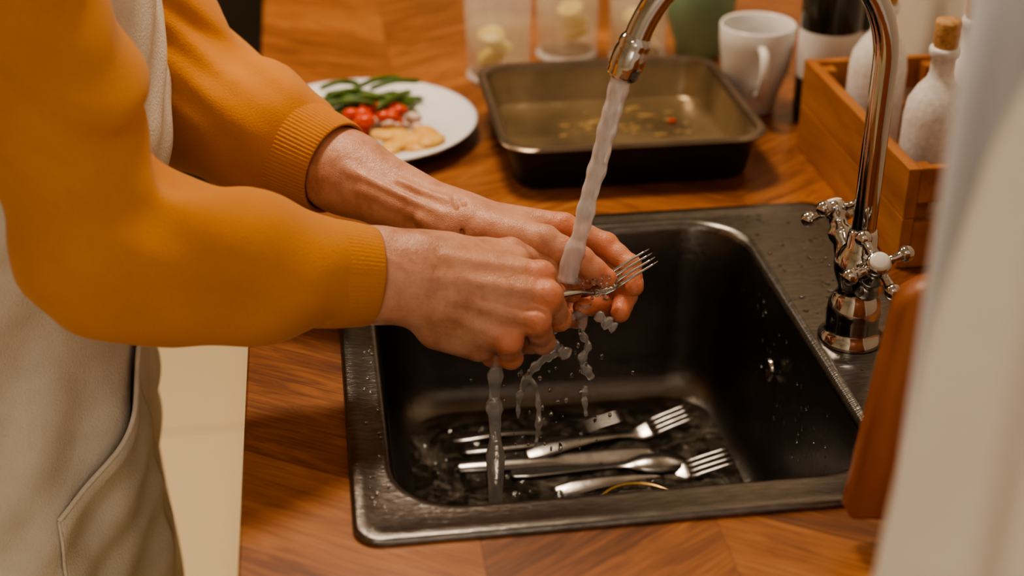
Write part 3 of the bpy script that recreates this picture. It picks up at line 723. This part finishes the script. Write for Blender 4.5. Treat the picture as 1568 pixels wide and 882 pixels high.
mesh_obj('bottle_label',*lathe([(.0374,.05),(.0376,.051),(.0376,.09),(.0374,.091)],(.69,1.74,.9),48)[:2],M_label,wb)
def cbot(c):
    e=bottle('ceramic_bottle',c,[(.0001,.004),(.026,0),(.031,.004),(.0325,.015),(.0325,.115),(.030,.132),(.022,.147),(.0145,.156),(.0125,.163),(.0125,.178),(.0155,.181),(.0160,.187),(.0150,.190),(.0001,.190)],M_speck)
    mesh_obj('cork_stopper',*lathe([(.0001,.186),(.0105,.187),(.0125,.192),(.0135,.215),(.0125,.218),(.0001,.219)],c,28)[:2],M_cork,e)
cbot((.628,1.325,.912)); cbot((.622,1.475,.912)); cbot((.70,1.41,.912))
def glass(c,r,hh,fill,seed):
    e=empty('drinking_glass')
    rib=lambda a:.02*math.cos(14*a)
    mesh_obj('glass_wall',*lathe([(.0001,0),(r*.88,0),(r*.93,.003),(r,hh-.001),(r-.0008,hh),(r-.002,hh-.001),(r*.9-.001,.012),(.0001,.010)],c,112,rib=rib)[:2],M_glass,e)
    mesh_obj('glass_foot',*lathe([(r*.80,.0),(r*.94,.0),(r*.95,.006),(r*.80,.0085)],c,48)[:2],M_grim,e)
    mesh_obj('glass_rim',*lathe([(r+.0008,hh-.0018),(r,hh+.0010),(r-.0018,hh),(r-.001,hh-.0020)],c,48)[:2],M_grim,e)
    mesh_obj('lemon_water',*lathe([(.0001,.0125),(r*.9-.0035,.0125),(r*.9-.0035+(r*.1)*fill,fill*hh),(.0001,fill*hh)],c,48)[:2],M_liq,e)
    rd=random.Random(seed); parts=[]
    for i in range(3):
        q=Vector((rd.uniform(-.014,.014),rd.uniform(-.016,.0),.030+i*fill*hh*.22)); Mx=Matrix.Translation(Vector(c)+q)@Matrix.Rotation(rd.uniform(.0,.4),4,'X')@Matrix.Rotation(rd.uniform(-.4,.4),4,'Y')
        parts.append(lathe([(.0001,-.0018),(.017,-.0018),(.019,0),(.017,.0018),(.0001,.0018)],M=Mx,seg=28))
    mesh_obj('lemon_slices',*join(parts)[:2],M_lemon,e)
glass((.238,1.85,.9003),.046,.13,.62,1); glass((.345,1.925,.9003),.046,.13,.7,2); glass((.442,1.90,.9003),.042,.13,.6,3)
# ------------------------------------------------------------------ crate
cr=empty('wooden_crate'); cx0,cx1,cy0,cy1=.566,.735,1.232,1.56; z0=.9003
box('crate_bottom',(cx0+.012,cx1-.012),(cy0+.012,cy1-.012),(z0,z0+.009),M_crate,cr,.001)
for x in (cx0,cx1-.012):
    box('side_slat_low',(x,x+.012),(cy0,cy1),(z0,z0+.056),M_crate,cr,.0015); box('side_slat_high',(x,x+.012),(cy0,cy1),(z0+.0565,z0+.11),M_crate,cr,.0008)
for y in (cy0,cy1-.012):
    box('end_slat_low',(cx0+.0122,cx1-.0122),(y+.0005,y+.0115),(z0,z0+.05),M_crate,cr,.0015); box('end_slat_high',(cx0+.0122,cx1-.0122),(y+.0005,y+.0115),(z0+.072,z0+.11),M_crate,cr,.0015)
for x in (cx0+.0125,cx1-.0305):
    for y in (cy0+.012,cy1-.030): box('corner_post',(x,x+.018),(y,y+.018),(z0+.009,z0+.105),M_crate,cr,.001)
# ------------------------------------------------------------------ cutting board
Mb=Matrix.Translation((.362,.818,.9005))@Matrix.Rotation(math.radians(5.6),4,'Y')
def board_outline(ins,H=.198,W=.26):
    out=[]
    for cx,cy,a0,r in ((W-.03,H-.03,0,.03),(.026,H-.026,90,.026),(.007,.007,180,.007),(W-.009,.009,270,.009)):
        for i in range(9):
            a=math.radians(a0+90*i/8); out.append((cx+(r-ins)*math.cos(a),cy+(r-ins)*math.sin(a)))
    return out
rg=[]
for y,ins in ((-.011,.004),(-.0095,.0012),(-.007,0),(.007,0),(.0095,.0012),(.011,.004)):
    rg.append([tuple(Mb@Vector((p[0],y,p[1]))) for p in board_outline(ins)])
v,f,_=loft(rg,True,True,True)
o=mesh_obj('cutting_board',v,f,M_board,None,True,None,40)
mn=min(p.co.z for p in o.data.vertices)
for p in o.data.vertices: p.co.z+=.9005-mn
# ------------------------------------------------------------------ curtains
def curtain(name,x0f,x1,y,m,amp,fr,ph):
    us=[i/160 for i in range(161)]; zs=[.03+i*2.45/60 for i in range(61)]
    def fn(u,z):
        x0=x0f(z); x=x0+(x1-x0)*u
        a=amp*(min(1,u*6+.15))
        return (x,y+a*math.sin(x*fr+ph+.5*math.sin(z*2))+.3*a*math.sin(x*fr*2.3+z),z)
    return sheet(name,us,zs,fn,m,None,.002)
curtain('white_curtain',lambda z:.292,.79,.60,M_curt,.012,80,.4)
def bx0(z):
    zz=[0,1.10,1.17,1.255,1.33,1.375,1.42,1.5,2.6]; xx=[.255,.262,.267,.273,.284,.298,.318,.345,.40]
    return float(np.interp(z,zz,xx))
curtain('beige_curtain',bx0,.79,.545,M_curt2,.016,50,2.0)
rod=empty('curtain_rod')
mesh_obj('rod',*tube([(-.2,.575,2.5),(.80,.575,2.5)],.012)[:2],M_brass,rod); mesh_obj('finial',*ball((-.21,.575,2.5),.022)[:2],M_brass,rod)
mesh_obj('rod_bracket',*tube([(.2,.575,2.5),(.2,.575,2.6)],.007)[:2],M_brass,rod)
# ------------------------------------------------------------------ lights
def area(name,loc,rot,size,e,col):
    l=bpy.data.lights.new(name,'AREA'); l.energy=e; l.size=size; l.color=col; l.shape='DISK'
    o=bpy.data.objects.new(name,l); o.location=loc; o.rotation_euler=[math.radians(a) for a in rot]; COL.objects.link(o); return o
area('ceiling_light_main',(.0,1.85,2.5),(10,0,0),.4,26,(1,.80,.61))
area('camera_side_fill',(-.45,-.3,2.5),(-32,0,0),.5,14,(1,.86,.73))  # added fill from the camera side, lifts the apron; not a real fitting
area('ceiling_light_far',(-1.2,2.8,2.5),(0,0,0),.6,16,(1,.80,.6))
area('curtain_fill_light',(.15,-1.3,1.7),(-92,0,-12),.7,7,(.88,.93,1))  # added cool fill to whiten the curtain; there is no doorway
w=bpy.data.worlds.new('world'); bpy.context.scene.world=w; w.use_nodes=True
w.node_tree.nodes['Background'].inputs[0].default_value=(1,.88,.75,1); w.node_tree.nodes['Background'].inputs[1].default_value=.13
try: bpy.context.scene.view_settings.look='AgX - Medium High Contrast'
except Exception: pass
# ------------------------------------------------------------------ camera
cam=bpy.data.cameras.new('camera'); co=bpy.data.objects.new('camera',cam); COL.objects.link(co)
cam.sensor_width=36; cam.lens=2200/1568*36; co.location=(0,0,1.58)
co.rotation_euler=(math.radians(90-28.4),0,math.radians(-7.9)); cam.clip_start=.05
cam.dof.use_dof=True; cam.dof.focus_distance=1.27; cam.dof.aperture_fstop=2.8
bpy.context.scene.camera=co
